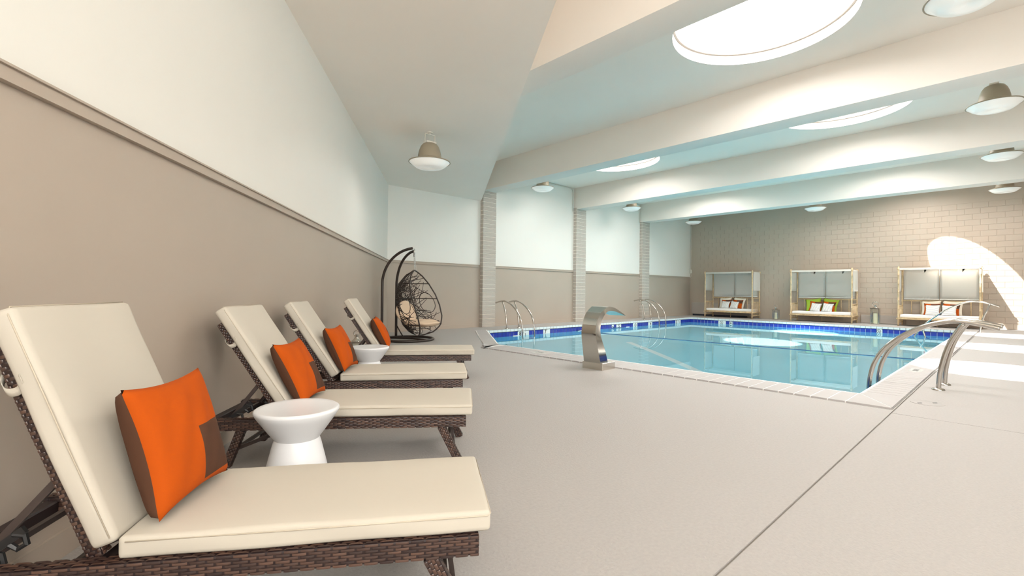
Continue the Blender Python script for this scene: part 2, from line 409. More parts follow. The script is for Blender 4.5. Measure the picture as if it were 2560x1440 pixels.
# ------------------------------------------------------------------ walls
RT, RBT = 1.962, 1.900       # chair rail
def wallbox(name, p, q, n_out, th, z0, z1, m, ext=0):
    p = Vector(p[:2]); q = Vector(q[:2]); n = Vector(n_out[:2])*th; d = (q-p).normalized()*ext
    bm = B(); prism(bm, [tuple(p-d), tuple(q+d), tuple(q+d+n), tuple(p-d+n)], z0, z1); return bm
def wall2(name, p, q, n_out, h):
    bm = wallbox(name, p, q, n_out, .25, -.1, 1.93, m_taupe, 0)
    w = struct(put(name, bm, m_taupe))
    put('upper_wall', wallbox(name, p, q, n_out, .25, 1.93, h, m_white), m_white, w)
    return w
wl = wall2('wall_left', LB, CORN, -NW, HC)
ww = wall2('wall_window_side', CORN, (XB, 11.6), (0, 1, 0), HC)
# chair rails and baseboards (profile boxes)
def mould(name, p, q, n_in, z0, z1, th, m, cap=False):
    bm = wallbox(name, p, q, n_in, th, z0, z1, m)
    if cap:
        me = bpy.data.meshes.new('t'); b2 = wallbox(name, p, q, n_in, th+.012, z1-.010, z1, m); b2.to_mesh(me); b2.free(); bm.from_mesh(me)
        b2 = wallbox(name, p, q, n_in, th+.008, z0-.006, z0+.006, m); me2 = bpy.data.meshes.new('t'); b2.to_mesh(me2); b2.free(); bm.from_mesh(me2)
    return struct(put(name, bm, m))
mould('trim_1', LB, CORN, NW, RBT, RT, .022, m_taupe, True)
COLS = [(9.41, 9.95), (13.99, 14.58), (18.62, 19.22)]
segs = [(CORN.x, COLS[0][0]), (COLS[0][1], COLS[1][0]), (COLS[1][1], COLS[2][0]), (COLS[2][1], XB-.05)]
for i, (a, b) in enumerate(segs):
    mould('trim_%d' % (i+2), (a, 11.6), (b, 11.6), (0, -1), RBT, RT, .022, m_taupe, True)
    mould('baseboard_window_side', (a, 11.6), (b, 11.6), (0, -1), 0, .11, .015, m_taupe)
mould('baseboard_left', LB, CORN, NW, 0, .11, .015, m_taupe)
# brick columns
bk = B(); bbox(bk, 0, 1, 0, 1, 0, 1, .02, 1)
for ci, (a, b) in enumerate(COLS):
    bm = B(); box(bm, a+.006, b-.006, 11.464, 11.62, 0, HB); c = struct(put('trim_%d' % (ci+6), bm, m_mortar), None)
    c['label'] = 'pale painted brick pier against the wall'
    nz_ = int(HB/.1365); zz = 0; first = None
    for k in range(nz_+1):
        z1 = min(zz+.1365, HB)
        if z1-zz < .03: break
        if first is None:
            b2 = B(); bbox(b2, a, b, 11.455, 11.60, zz+.006, z1-.006, .006, 1); first = put('brick', b2, m_colbrick, c); z00 = zz
        else:
            o = inst(first, c, T(random.uniform(-.003, .003), random.uniform(-.004, .002), zz-z00), 'brick')
            if z1-zz < .13: o.scale.z = .9
        zz += .1365
# far block wall
fw = B(); box(fw, XB, XB+.25, YB-.2, 11.8, -.1, HC); fwall = struct(put('wall_far', fw, m_brickp), 'taupe painted block wall behind the daybeds')
BH, BW = .203, .406
b2 = B(); bbox(b2, -.008, .0, -BW/2+.004, BW/2-.004, .004, BH-.004, .0035, 1); bo = put('brick', b2, m_brickp, fwall); cnt = 0
bo.location = (XB, 50, 0)
rest = B()
cells = []
for r_ in range(22):
    z = r_*BH
    if z > 4.5: break
    y = YB+(BW/2 if r_ % 2 else 0)
    while y < 11.6:
        if y > -.35-BW: cells.append((y+BW/2, z))
        else: cells.append((y+BW/2, z))
        y += BW
vis = [c for c in cells if -.3 < c[0] < 11.4 and c[1] < 4.4]
vis.sort(key=lambda c: c[0]); top300 = set(vis[:300])
for (y, z) in cells:
    if y+BW/2 > 11.6: continue
    if (y, z) in top300: inst(bo, fwall, T(XB, y, z), 'brick')
    else: box(rest, XB-.008, XB, y-BW/2+.004, y+BW/2-.004, z+.004, z+BH-.004)
bpy.data.objects.remove(bo)
stuff(put('brick_courses', rest, m_brickp, fwall))
# plain right wall; back wall with three unseen windows, added to brighten the beams
def wallopen(name, p, q, n_out, h, m, openings):
    bm = wallbox(name, p, q, n_out, .25, -.1, h, m); o = struct(put(name, bm, m)); cs = []
    p = Vector(p[:2]); q = Vector(q[:2]); d = (q-p).normalized(); n = Vector(n_out[:2])
    for (s0, s1, z0, z1) in openings:
        c = B(); prism(c, [tuple(p+d*s0-n*.2), tuple(p+d*s1-n*.2), tuple(p+d*s1+n*.6), tuple(p+d*s0+n*.6)], z0, z1); cs.append(put('cutter', c, m))
    if cs: cutholes(o, cs)
    return o, p, d, n
wno = [0]
def added_window(p, d, n, s0, s1, z0, z1, mull):
    wno[0] += 1; bm = B(); t = .05
    def fb(a, b, c, e): prism(bm, [tuple(p+d*a+n*.08), tuple(p+d*b+n*.08), tuple(p+d*b+n*.14), tuple(p+d*a+n*.14)], c, e)
    fb(s0, s1, z0, z0+t); fb(s0, s1, z1-t, z1); fb(s0, s0+t, z0, z1); fb(s1-t, s1, z0, z1)
    for k in range(1, mull): s = s0+(s1-s0)*k/mull; fb(s-t/2, s+t/2, z0, z1)
    w = struct(put('added_window_%d' % wno[0], bm, m_frame))
    b2 = B(); prism(b2, [tuple(p+d*s0+n*.10), tuple(p+d*s1+n*.10), tuple(p+d*s1+n*.106), tuple(p+d*s0+n*.106)], z0, z1); put('pane', b2, m_pane, w)
o, p, d, n = wallopen('wall_back', LB, RB, -UW, HC, m_white, [(s-WHW, s+WHW, WZ0, 3.7 if s < 2 else WZ1) for s in ADDED_WINS])
for s in ADDED_WINS: added_window(p, d, n, s-WHW, s+WHW, WZ0, 3.7 if s < 2 else WZ1, 2)
struct(put('wall_right', wallbox('w', (RB.x, YB), (XB, YB), (0, -1), .25, -.1, HC, m_white), m_white))

# ------------------------------------------------------------------ ceiling, beams, soffit, skylights
ceil = slab('ceiling', roomx, HC, HC+.30, m_ceil)
cs = []
for (x, y) in SKY:
    c = B(); lathe(c, [(RS, HC-.5), (RS, HC+.8)], 64, (x, y, 0), True, True); cs.append(put('cutter', c, m_ceil))
cutholes(ceil, cs); struct(ceil)
bm = B()
E0 = LB+NW*2.64-UW*.1; E1y = 11.62
e1 = E0+UW*((E1y-E0.y)/UW.y)
prism(bm, [(LB.x-UW.x*.1-NW.x*.05, LB.y-UW.y*.1-NW.y*.05), (E0.x, E0.y), (e1.x, e1.y), (CORN.x, E1y)], HS, HC+.01)
struct(put('ceiling_soffit', bm, m_ceil), 'low flat soffit over the loungers')
for i, x0 in enumerate((4.745, 9.385, 14.01, 18.60)):
    bm = B(); bbox(bm, x0, x0+.54, YB-.05, 11.60, HB, HC+.02, .012, 2)
    b = struct(put('beam', bm, m_beam, None, 'auto')); b['label'] = 'white painted ceiling beam, number %d from the camera' % (i+1)
    b['label'] = ['nearest white painted ceiling beam beside the big round skylight', 'white painted ceiling beam landing on the nearest brick pier',
                  'white painted ceiling beam landing on the middle brick pier', 'farthest white painted ceiling beam, in front of the block wall'][i]
LSK = ['large round skylight with a visible shaft and rim, nearest of all', 'round skylight half hidden by the second beam, right side', 'round skylight over the pool bay before the farthest beam',
       'round skylight nearest the block wall', 'smaller looking round skylight left, between second and third beams', 'round skylight hidden behind the third beam, left row']
m_rim = mat('skylight_rim', (.30, .28, .26), .4)
for i, (x, y) in enumerate(SKY):
    sk = thing('skylight', LSK[i], 'skylight', (x, y, HC), 0)
    bm = B(); lathe(bm, [(RS+.02, .12), (RS+.02, .155), (RS-.035, .16), (RS-.045, .20), (RS-.05, .44), (RS+.10, .44), (RS+.12, .30)], 64); put('curb', bm, m_rim, sk, 'auto')
    bm = B(); lathe(bm, [(RS+.06, .445), (RS*.8, .54), (RS*.5, .61), (RS*.2, .635), (.001, .64)], 48); put('dome', bm, m_pane, sk, True)

# ------------------------------------------------------------------ pendant lamps
def make_lamp(label, loc, hang, power=45):
    t = thing('pendant_lamp', label, 'lamp', loc)
    Rl = .37
    lo_ = area('lamp_light', (loc[0], loc[1], loc[2]-.12), (0, 0, -1), .5, 0, power, False, True, (1, .96, .90))
    bm = B(); lathe(bm, [(.085, .335), (.10, .335), (.13, .32), (.165, .27), (.19, .20), (.205, .13), (.21, .07), (.24, .055), (Rl, .01), (Rl+.006, -.004), (Rl, -.008), (.20, .05), (.19, .12), (.08, .30)], 40); put('shade', bm, m_lampg, t, 'auto')
    bm = B(); lathe(bm, [(Rl-.012, -.006), (Rl-.05, -.035), (Rl-.085, -.065), (.24, -.095), (.14, -.105), (.08, -.095), (.03, -.088), (.001, -.086)], 40); put('lens', bm, m_lens, t, True)
    bm = B(); box(bm, -.10, .10, -.06, .06, .335, .37); lathe(bm, [(.09, .325), (.09, .338)], 20, (0, 0, 0), True, True); put('socket_plate', bm, m_lampm, t)
    bm = B()
    for s in (-1, 1): box(bm, s*.10-.004, s*.10+.004, -.012, .012, .31, .50)
    box(bm, -.104, .104, -.012, .012, .495, .503); put('yoke', bm, m_lampm, t)
    bm = B(); tube(bm, [(0, 0, .503), (0, 0, hang-.012)], .012, 10); lathe(bm, [(.055, hang-.014), (.055, hang)], 24, (0, 0, 0), True, True); put('stem', bm, m_lampm, t)
    return t
make_lamp('pendant lamp alone under the low soffit on a short yoke', (4.672, 7.224, 3.45), HS-3.45, 12)
for (x, y), lab in zip([(11.1, 10.5), (16.25, 10.5), (21.4, 10.45), (21.15, 5.4), (21.37, .288), (16.15, .27), (11.78, .29), (7.29, .40)],
    ['pendant lamp beside the wall just right of the nearest brick pier', 'pendant lamp beside the wall between the second and third brick piers', 'small distant pendant lamp in the far left corner by the block wall',
     'pendant lamp in front of the middle of the block wall', 'lowest pendant lamp at the right, before the block wall', 'pendant lamp at the right between third and fourth beams',
     'big pendant lamp at the right below the second beam', 'pendant lamp cut by the top edge at the upper right']):
    make_lamp(lab, (x, y, 4.5), HC-4.5, 3 if y > 9 else 45)

# ------------------------------------------------------------------ conduits and cords
def pipe(name, label, cat, pts, r, m):
    bm = B(); tube(bm, pts, r, 8); return tag(put(name, bm, m, None, True), label, cat)
pipe('conduit', 'thin conduit from the lamp to the middle brick pier', 'pipe', [(11.1, 10.56, 5.075), (11.3, 11.4, 5.075), (11.6, 11.572, 5.075), (13.78, 11.572, 5.075), (13.90, 11.572, 5.03), (13.93, 11.572, 4.93), (13.93, 11.572, 4.22)], .016, m_pipe)
pipe('conduit', 'thin conduit from the lamp to the third brick pier', 'pipe', [(16.25, 10.56, 5.075), (16.5, 11.4, 5.075), (16.8, 11.572, 5.075), (18.40, 11.572, 5.075), (18.52, 11.572, 5.03), (18.55, 11.572, 4.93), (18.55, 11.572, 4.25)], .016, m_pipe)
bm = B(); box(bm, 10.75, 12.3, 9.7, 9.74, 5.085, 5.10); tag(put('conduit', bm, m_dmetal), 'short dark strip on the ceiling beside the lamp', 'pipe')
bm = B(); tube(bm, [(23.36, 11.53, 4.6), (23.36, 11.53, 2.35)], .012, 6); box(bm, 23.33, 23.40, 11.48, 11.57, 2.16, 2.35); tube(bm, [(23.36, 11.53, 2.16), (23.36, 11.50, 2.02), (23.37, 11.56, 1.93)], .008, 6)
tag(put('power_cord', bm, m_pipe), 'thin cord and small white box hanging in the far corner', 'cord')

# ------------------------------------------------------------------ lounger builder (x: 0 at foot end, negative to the head; y: 0 near side)
def strand(bm, O, u, v, n, L, W, hgt):
    st = ((0, -.25), (.18, 1), (.82, 1), (1, -.25)); rows = []
    for s, k in st:
        c = O+u*(L*s); rows.append([bm.verts.new(c+v*(W*a)+n*(hgt*k*b)) for a, b in ((-.5, .35), (0, 1), (.5, .35))])
    for a, b in zip(rows, rows[1:]):
        bm.faces.new((a[0], a[1], b[1], b[0])); bm.faces.new((a[1], a[2], b[2], b[1]))
def weave(bm, O, u, v, n, L, W, pitch, rows, hgt=.004):
    O = Vector(O); u = Vector(u).normalized(); v = Vector(v).normalized(); n = Vector(n).normalized()
    rw = W/rows
    for r_ in range(rows):
        s = -(pitch/2 if r_ % 2 else 0)
        while s < L:
            a = max(s, 0); b = min(s+pitch*.86, L)
            if b-a > pitch*.15: strand(bm, O+u*a+v*(rw*(r_+.5)), u, v, n, b-a, rw*.86, hgt)
            s += pitch
def cushion(bm, x0, x1, y0, y1, z0, z1, r=.02, wob=.004, nx=14, ny=6, puff=.006):
    b2 = B(); bmesh.ops.create_grid(b2, x_segments=nx, y_segments=ny, size=.5)
    # build as subdivided rounded box
    b2.clear(); box(b2, x0, x1, y0, y1, z0, z1)
    bmesh.ops.bevel(b2, geom=b2.edges[:], offset=r, segments=3, profile=.6, affect='EDGES')
    def cut(axis, a, b, n):
        for k in range(1, n):
            c = a+(b-a)*k/n; co = [0, 0, 0]; co[axis] = c; no = [0, 0, 0]; no[axis] = 1
            bmesh.ops.bisect_plane(b2, geom=b2.verts[:]+b2.edges[:]+b2.faces[:], plane_co=co, plane_no=no)
    cut(0, x0+r, x1-r, nx); cut(1, y0+r, y1-r, ny)
    for v in b2.verts:
        x, y, z = v.co; tx = (x-x0)/(x1-x0); ty = (y-y0)/(y1-y0); tz = (z-z0)/(z1-z0)
        if tz > .6: v.co.z += puff*math.sin(math.pi*min(max(tx, 0), 1))**.5*math.sin(math.pi*min(max(ty, 0), 1))**.5+wob*(math.sin(x*17+y*9)+math.sin(x*7.3-y*21))*.4*min(1, 12*ty*(1-ty))
        v.co.y += wob*.8*math.sin(x*11+z*40)*(1 if ty > .9 or ty < .1 else 0)
    me = bpy.data.meshes.new('t'); b2.to_mesh(me); b2.free(); bm.from_mesh(me); bpy.data.meshes.remove(me)
m_pip = mat('cushion_seam', (.50, .44, .35), .8)
LLEN, LWID, ZR0, ZR1, HX = 1.68, .60, .235, .31, -1.19
def make_lounger(label, loc, ang, back_deg, group):
    t = thing('sun_lounger', label, 'sun lounger', (loc[0], loc[1], 0), ang, group)
    zm = (ZR0+ZR1)/2
    for side in (0, 1):
        ya, yb = (0, .055) if side == 0 else (LWID-.055, LWID)
        bm = B(); bbox(bm, -LLEN, 0, ya+.003, yb-.003, ZR0+.003, ZR1-.003, .008, 2); rl = put('side_rail', bm, m_wcore, t)
        bm = B()
        yo, no = (ya+.002, -1) if side == 0 else (yb-.002, 1)
        weave(bm, (-LLEN, yo, ZR0+.002), (1, 0, 0), (0, 0, 1), (0, no, 0), LLEN, ZR1-ZR0-.006, .050, 7)
        yi, ni = (yb-.002, 1) if side == 0 else (ya+.002, -1)
        weave(bm, (-LLEN, yi, ZR0+.002), (1, 0, 0), (0, 0, 1), (0, ni, 0), LLEN, ZR1-ZR0-.006, .050, 4)
        weave(bm, (-LLEN, ya+.004, ZR1-.002), (1, 0, 0), (0, 1, 0), (0, 0, 1), LLEN, .047, .050, 4)
        weave(bm, (0-.002, ya+.004, ZR0+.002), (0, 1, 0), (0, 0, 1), (1, 0, 0), .047, ZR1-ZR0-.006, .024, 7, .003)
        stuff(put('weave', bm, m_wick, rl, True))
    bm = B()
    for x in (-.03, -.45, -.85, HX+.02, -LLEN+.03):
        bm = B(); bbox(bm, x-.025, x+.025, .05, LWID-.05, ZR0+.01, ZR1-.012, .006, 1); put('cross_bar', bm, m_wcore, t)
    # legs: splayed
    for (xt, xb) in ((-.165, -.045), (-1.44, -1.53)):
        for y in (.028, LWID-.028):
            bm = B(); bar(bm, (xt, y, ZR0+.005), (xb, y, 0), .040, .050, (1, 0, 0)); lg = put('leg', bm, m_wcore, t)
            bm = B(); P = Vector((xt, y, ZR0)); Q = Vector((xb, y, .004)); dd = (Q-P); LL = dd.length; dd.normalize()
            sx = Vector((1, 0, 0)); sx = (sx-dd*sx.dot(dd)).normalized()
            for sgn in (-1, 1):
                weave(bm, P+Vector((0, sgn*.0205, 0))-sx*.024, dd, sx, (0, sgn, 0), LL, .048, .024, 4, .003)
            weave(bm, P+sx*.0255-Vector((0, .019, 0)), dd, (0, 1, 0), sx, LL, .038, .024, 3, .003)
            stuff(put('weave', bm, m_wick, lg, True))
    def one(name, m, *segs_):
        bm = B()
        for p, q, w, h, *rf in segs_: bar(bm, p, q, w, h, *rf)
        return put(name, bm, m, t)
    one('stretcher', m_dmetal, ((-.115, .05, .155), (-.115, LWID-.05, .155), .02, .02))
    one('stretcher', m_dmetal, ((-1.49, .05, .10), (-1.49, LWID-.05, .10), .02, .02))
    one('brace', m_dmetal, ((-.075, .10, .05), (-.10, .10, .235), .018, .018, (0, 1, 0)))
    for y in (.06, LWID-.06): one('brace', m_dmetal, ((-1.16, y, ZR0), (-1.50, y, .10), .022, .022))
    # backrest
    a = R(back_deg); u = Vector((-math.cos(a), 0, math.sin(a))); m_ = Vector((math.sin(a), 0, math.cos(a)))
    Hn = Vector((HX, 0, .305)); BL = .735
    MB = Matrix((u, Vector((0, 1, 0)), m_)).transposed().to_4x4()     # local x up the back, z out of the front
    MB = Matrix.Translation(Hn) @ MB
    bf = None
    bm = B()
    for y0 in (.058, LWID-.058-.045): bbox(bm, 0, BL, y0, y0+.045, -.032, .016, .012, 2, MB)
    bbox(bm, BL-.045, BL, .06, LWID-.06, -.032, .012, .01, 2, MB); bbox(bm, .02, .06, .06, LWID-.06, -.032, .0, .006, 1, MB)
    bbox(bm, .36, .40, .06, LWID-.06, -.03, .0, .006, 1, MB)
    bf = put('backrest_frame', bm, m_wcore, t)
    bm = B(); nd = MB.to_3x3()
    for y0 in (.058, LWID-.058-.045):
        for yy, sg in ((y0+.001, -1), (y0+.044, 1)):
            weave(bm, MB @ Vector((.0, yy, -.030)), nd @ Vector((0, 0, 1)), nd @ Vector((1, 0, 0)), (0, sg, 0), .044, BL, .022, 62, .003)
        weave(bm, MB @ Vector((0, y0+.002, .0165)), nd @ Vector((0, 1, 0)), nd @ Vector((1, 0, 0)), nd @ Vector((0, 0, 1)), .041, BL, .0205, 62, .003)
    weave(bm, MB @ Vector((BL, .06, -.030)), nd @ Vector((0, 1, 0)), nd @ Vector((0, 0, 1)), nd @ Vector((1, 0, 0)), LWID-.12, .044, .04, 4, .003)
    stuff(put('weave', bm, m_wick, bf, True))
    # prop struts with notched rack
    for y in (.085, LWID-.085): one('prop_strut', m_dmetal, (MB @ Vector((.27, y, -.03)), Vector((-1.53, y, ZR1-.01)), .016, .022))
    one('stretcher', m_dmetal, ((-1.53, .06, ZR1-.012), (-1.53, LWID-.06, ZR1-.012), .02, .02))
    for y in (.075, LWID-.075):
        bm = B(); bar(bm, (-1.40, y, .40), (-1.58, y, .265), .012, .024)
        for k in range(3):
            x = -1.43-.06*k; z = .385-.055*k
            tube(bm, [(x, y, z), (x+.03, y, z-.004), (x+.036, y, z-.03), (x+.012, y, z-.045), (x-.01, y, z-.03)], .009, 6)
        put('notch_rack', bm, m_black, t)
    # cushions
    sc_ = B(); cushion(sc_, HX+.075, .042, .012, LWID-.022, ZR1+.001, ZR1+.072, .018); s_ = put('seat_cushion', sc_, m_cream, t, True)
    zt = ZR1+.058; bm = B()
    tube(bm, [(HX+.10, .011, zt), (-.6, .009, zt), (.03, .011, zt), (.043, .03, zt), (.0435, LWID-.04, zt)], .0022, 5); put('seam', bm, m_pip, s_, True)
    bc = B(); cushion(bc, .03, BL+.075, .012, LWID-.022, .018, .098, .024); bmesh.ops.transform(bc, matrix=MB, verts=bc.verts); c_ = put('back_cushion', bc, m_cream, t, True)
    bm = B(); tube(bm, [MB @ Vector(p) for p in ((.05, .0105, .084), (.4, .008, .084), (BL+.05, .0105, .084), (BL+.076, .03, .082), (BL+.077, LWID-.04, .082))], .0022, 5); put('seam', bm, m_pip, c_, True)
    bm = B(); xb = BL-.14                                   # tie strap round the back frame
    P = [Vector(q) for q in ((xb+.0, .012, .05), (xb-.005, .020, .01), (xb-.0, .028, -.03), (xb+.02, .05, -.045), (xb+.03, .10, -.045))]
    for pa, pb in zip(P, P[1:]):
        pass
    pts = smoothpts([Vector((xb, .011, .045)), Vector((xb-.03, .035, .01)), Vector((xb-.02, .045, -.03)), Vector((xb+.02, .07, -.045)), Vector((xb+.04, .12, -.043))], 4)
    ra = [bm.verts.new(MB @ (p+Vector((-.010, 0, 0)))) for p in pts]; rb = [bm.verts.new(MB @ (p+Vector((.016, 0, 0)))) for p in pts]
    for i in range(len(pts)-1): bm.faces.new((ra[i], ra[i+1], rb[i+1], rb[i]))
    st = put('strap', bm, m_cream, t, True); md = None
    me = st.data; bm2 = B(); bm2.from_mesh(me); ret = bmesh.ops.solidify(bm2, geom=bm2.faces[:], thickness=.002); bm2.to_mesh(me); bm2.free()
    return t
LG = 'wicker sun loungers in a row along the wall'
def jit(*a): return a
L1 = make_lounger('nearest wicker sun lounger with cream cushion, cut by the left edge', (1.033, 1.262), R(-33.07), 68, LG)
L2 = make_lounger('second wicker sun lounger from the camera, behind the large white side table', (1.936, 2.518), R(-37.3), 57, LG)
L3 = dup(L2, 'third wicker sun lounger from the camera, before the smaller looking white table', LG, (2.701, 3.567, 0), R(-34.3))
L4 = dup(L2, 'farthest wicker sun lounger, beside the hanging chair', LG, (3.801, 4.845, 0), R(-34.9))

# ------------------------------------------------------------------ orange pillows
def pillow_mesh(S, th, front, back, patch=None, n=14, gusset=None, flange=0, name='pillow'):
    """square pillow in local x,y, facing +z"""
    bm = B(); grids = []
    def shape(u, v, sg):
        x = (u-.5)*S; y = (v-.5)*S
        a = max(0, 1-(2*u-1)**2); b = max(0, 1-(2*v-1)**2)
        hh = th*(.44 if sg > 0 else .62)*(a*b)**(.42 if sg > 0 else .27)
        x *= 1-.10*b*abs(2*u-1)**3*(1-abs(2*v-1)**4); y *= 1-.10*a*abs(2*v-1)**3
        w = .004*math.sin(9*u+5*v)+.003*math.sin(23*u-11*v)
        return Vector((x, y, sg*hh+w*(a*b)))
    for sg in (1, -1):
        g = [[bm.verts.new(shape(i/n, j/n, sg)) for i in range(n+1)] for j in range(n+1)]
        for j in range(n):
            for i in range(n):
                f = bm.faces.new((g[j][i], g[j][i+1], g[j+1][i+1], g[j+1][i]))
                if sg < 0: f.material_index = 1
                elif patch and patch[0] <= (i+.5)/n <= patch[1] and patch[2] <= (j+.5)/n <= patch[3]: f.material_index = 2
                if gusset and sg > 0 and i < gusset: f.material_index = 1
        grids.append(g)
    bmesh.ops.remove_doubles(bm, verts=bm.verts, dist=.0008)
    if flange:
        pass
    me = bpy.data.meshes.new(name); bmesh.ops.recalc_face_normals(bm, faces=bm.faces); bm.to_mesh(me); bm.free()
    for m in (front, back, patch[4] if patch else front): me.materials.append(m)
    for p in me.polygons: p.use_smooth = True
    return me
def place_pillow(me, name, label, cat, M, group=None):
    o = bpy.data.objects.new(name, me); COL.objects.link(o); o.matrix_world = M; return tag(o, label, cat, group)
me_or = pillow_mesh(.44, .15, m_orange, m_brown, (.50, 1.0, .075, .52, m_brown), n=28)
def from3(O, X, Y):     # origin centre, x axis right, y axis up
    X = Vector(X).normalized(); Y = Vector(Y); Y = (Y-X*Y.dot(X)).normalized(); Z = X.cross(Y)
    m = Matrix((X, Y, Z)).transposed().to_4x4(); m.translation = Vector(O); return m
def pillow_on(L, BLc, yawd, lean, S=.44):
    """bottom-left corner BLc in lounger space; yaw turns the front towards the near side; lean back in degrees"""
    X = Vector((math.sin(R(yawd)), math.cos(R(yawd)), 0)); Fd = Vector((math.cos(R(yawd)), -math.sin(R(yawd)), 0))
    Y = Vector((0, 0, 1))*math.cos(R(lean))-Fd*math.sin(R(lean))
    O = Vector(BLc)+X*S/2+Y*S/2
    ML = Matrix.Translation(L.location) @ RZ(L.rotation_euler.z)
    return ML @ from3(O, X, Y)
place_pillow(me_or, 'pillow', 'orange pillow with brown corner patch on the nearest lounger', 'pillow', pillow_on(L1, (-1.02, .060, .400), 4, 16), 'orange and brown pillows')
place_pillow(me_or, 'pillow', 'orange and brown pillow leaning on the second lounger, behind the large table', 'pillow', pillow_on(L2, (-1.05, .0, .398), 2, 27), 'orange and brown pillows')
place_pillow(me_or, 'pillow', 'orange and brown pillow on the third lounger', 'pillow', pillow_on(L3, (-1.075, .02, .398), 6, 25), 'orange and brown pillows')
place_pillow(me_or, 'pillow', 'orange and brown pillow seen edge-on, on the farthest lounger', 'pillow', pillow_on(L4, (-1.05, .02, .398), -4, 27), 'orange and brown pillows')

# ------------------------------------------------------------------ side tables
def make_table(label, x, y, z=.47):
    t = thing('side_table', label, 'table', (x, y, 0), 0, 'white hourglass side tables'); Rt = .2275
    bm = B(); lathe(bm, [(.001, z-.006), (Rt-.03, z-.004), (Rt-.010, z), (Rt, z-.007), (Rt, z-.020), (Rt-.018, z-.05), (.150, z-.135), (.124, z-.170), (.118, z-.178)], 56); put('top_bowl', bm, m_tabwhite, t, True)
    bm = B(); lathe(bm, [(.120, z-.174), (.130, z-.205), (.163, z-.34), (.188, .010), (.186, 0), (.001, 0)], 56); put('base', bm, m_tabwhite, t, 'auto')
    return t
T1 = make_table('large looking white hourglass side table between first and second loungers', 0.956, 2.830)
T2 = dup(T1, 'white hourglass side table between third and farthest loungers', None, (2.607, 5.289, 0))

# ------------------------------------------------------------------ hanging egg chair
hc = thing('hanging_chair', 'dark woven egg chair hanging from a curved double stand in the corner', 'chair', (5.625, 9.548, 0), math.atan2(rt.y, rt.x)-R(25.5))
def lw(x, y, z):       # offsets measured along camera right / away, turned into the chair's own frame
    v = rt*x+Vector((fwd.x, fwd.y, 0)).normalized()*y; a = -hc.rotation_euler.z
    return Vector((v.x*math.cos(a)-v.y*math.sin(a), v.x*math.sin(a)+v.y*math.cos(a), z))
bm = B()
tube(bm, [lw(.59*math.cos(k*2*math.pi/40), .59*math.sin(k*2*math.pi/40), .03) for k in range(40)], .028, 8, closed=True)
tube(bm, [lw(-.52, .25, .03), lw(.1, .1, .03), lw(.52, -.27, .03)], .022, 8)
put('base_ring', bm, m_wicktube, hc, True)
def arc(x0, y0, x1, y1, zs, ze):
    P = [(x0, y0, .03), (x0, y0, .6), (x0-.0, y0, zs)]
    for k in range(1, 9):
        a = k/8*math.pi/2*.93; P.append((x0+(x1-x0)*(1-math.cos(a)), y0+(y1-y0)*(1-math.cos(a)), zs+(ze-zs)*math.sin(a)))
    return [lw(*p) for p in P]
for P in (arc(-.585, 0, .22, -.18, 1.28, 2.10), arc(-.37, .46, .16, .10, 1.25, 2.06)):
    bm = B(); tube(bm, smoothpts(P, 4), .031, 10); put('stand_pole', bm, m_wicktube, hc, True)
bm = B(); tube(bm, [lw(-.37, .46, .32), lw(-.19, .40, .04)], .014, 6); put('brace', bm, m_wicktube, hc, True)
def chain(x, y, z0, z1, xx, yy):
    bm = B(); n = int((z1-z0)/.042)
    for k in range(n):
        s = (k+.5)/n; c = lw(x+(xx-x)*s, y+(yy-y)*s, z1-(z1-z0)*s)
        for_ = []
        for q in range(8):
            a = q*math.pi/4; rr = Vector((math.cos(a)*.011, 0, math.sin(a)*.026)) if k % 2 else Vector((0, math.cos(a)*.011, math.sin(a)*.026))
            for_.append(c+rr)
        tube(bm, for_, .004, 5, closed=True)
    o = put('chain', bm, m_steel, hc, True)
    bm = B(); s = .16; c = lw(x+(xx-x)*s, y+(yy-y)*s, z1-(z1-z0)*s); tube(bm, [c+Vector((0, 0, .055)), c-Vector((0, 0, .055))], .02, 8); put('spring', bm, m_steel, o, True)
chain(.17, -.165, 1.60, 2.09, .19, -.02); chain(.12, .08, 1.58, 2.05, .15, 0)
# woven shell: z, back x, rim x, half width
PRO = [(.13, .05, .22, .10), (.2, -.09, .38, .27), (.35, -.24, .47, .40), (.55, -.35, .46, .46), (.8, -.41, .38, .48), (1.05, -.42, .27, .46), (1.3, -.37, .15, .36), (1.5, -.19, .06, .19), (1.6, -.02, .01, .02)]
def sh(z, ph):
    for a, b in zip(PRO, PRO[1:]):
        if z <= b[0] or b is PRO[-1]:
            t = min(max((z-a[0])/(b[0]-a[0]), 0), 1); xb, xf, w = (a[k]+(b[k]-a[k])*t for k in (1, 2, 3)); break
    return Vector((xf+(xb-xf)*math.cos(ph), w*math.sin(ph), z))
ECX = Vector((.17, -.02, 0)); EO = lw(.165, -.02, 0)
def shp(z, ph): v = sh(z, ph); return Vector((v.x+EO.x-.02, v.y+EO.y, v.z))
bm = B()
rim = [shp(z, -math.pi/2) for z in [.13+1.47*k/24 for k in range(25)]]+[shp(z, math.pi/2) for z in [1.6-1.47*k/24 for k in range(25)]]
tube(bm, rim, .016, 8, closed=True)
tube(bm, [shp(.13+1.47*k/20, 0) for k in range(21)], .012, 6)
for z in (.38, .95, 1.30): tube(bm, [shp(z, -math.pi/2+math.pi*k/20) for k in range(21)], .012, 6)
for sg in (-1, 1):
    tube(bm, [shp(.86+.24*math.sin(a), sg*(1.17+.26*math.cos(a))) for a in [k*math.pi/10 for k in range(20)]], .008, 6, closed=True)
put('shell_frame', bm, m_wicktube, hc, True)
bm = B(); rnd = random.Random(5)
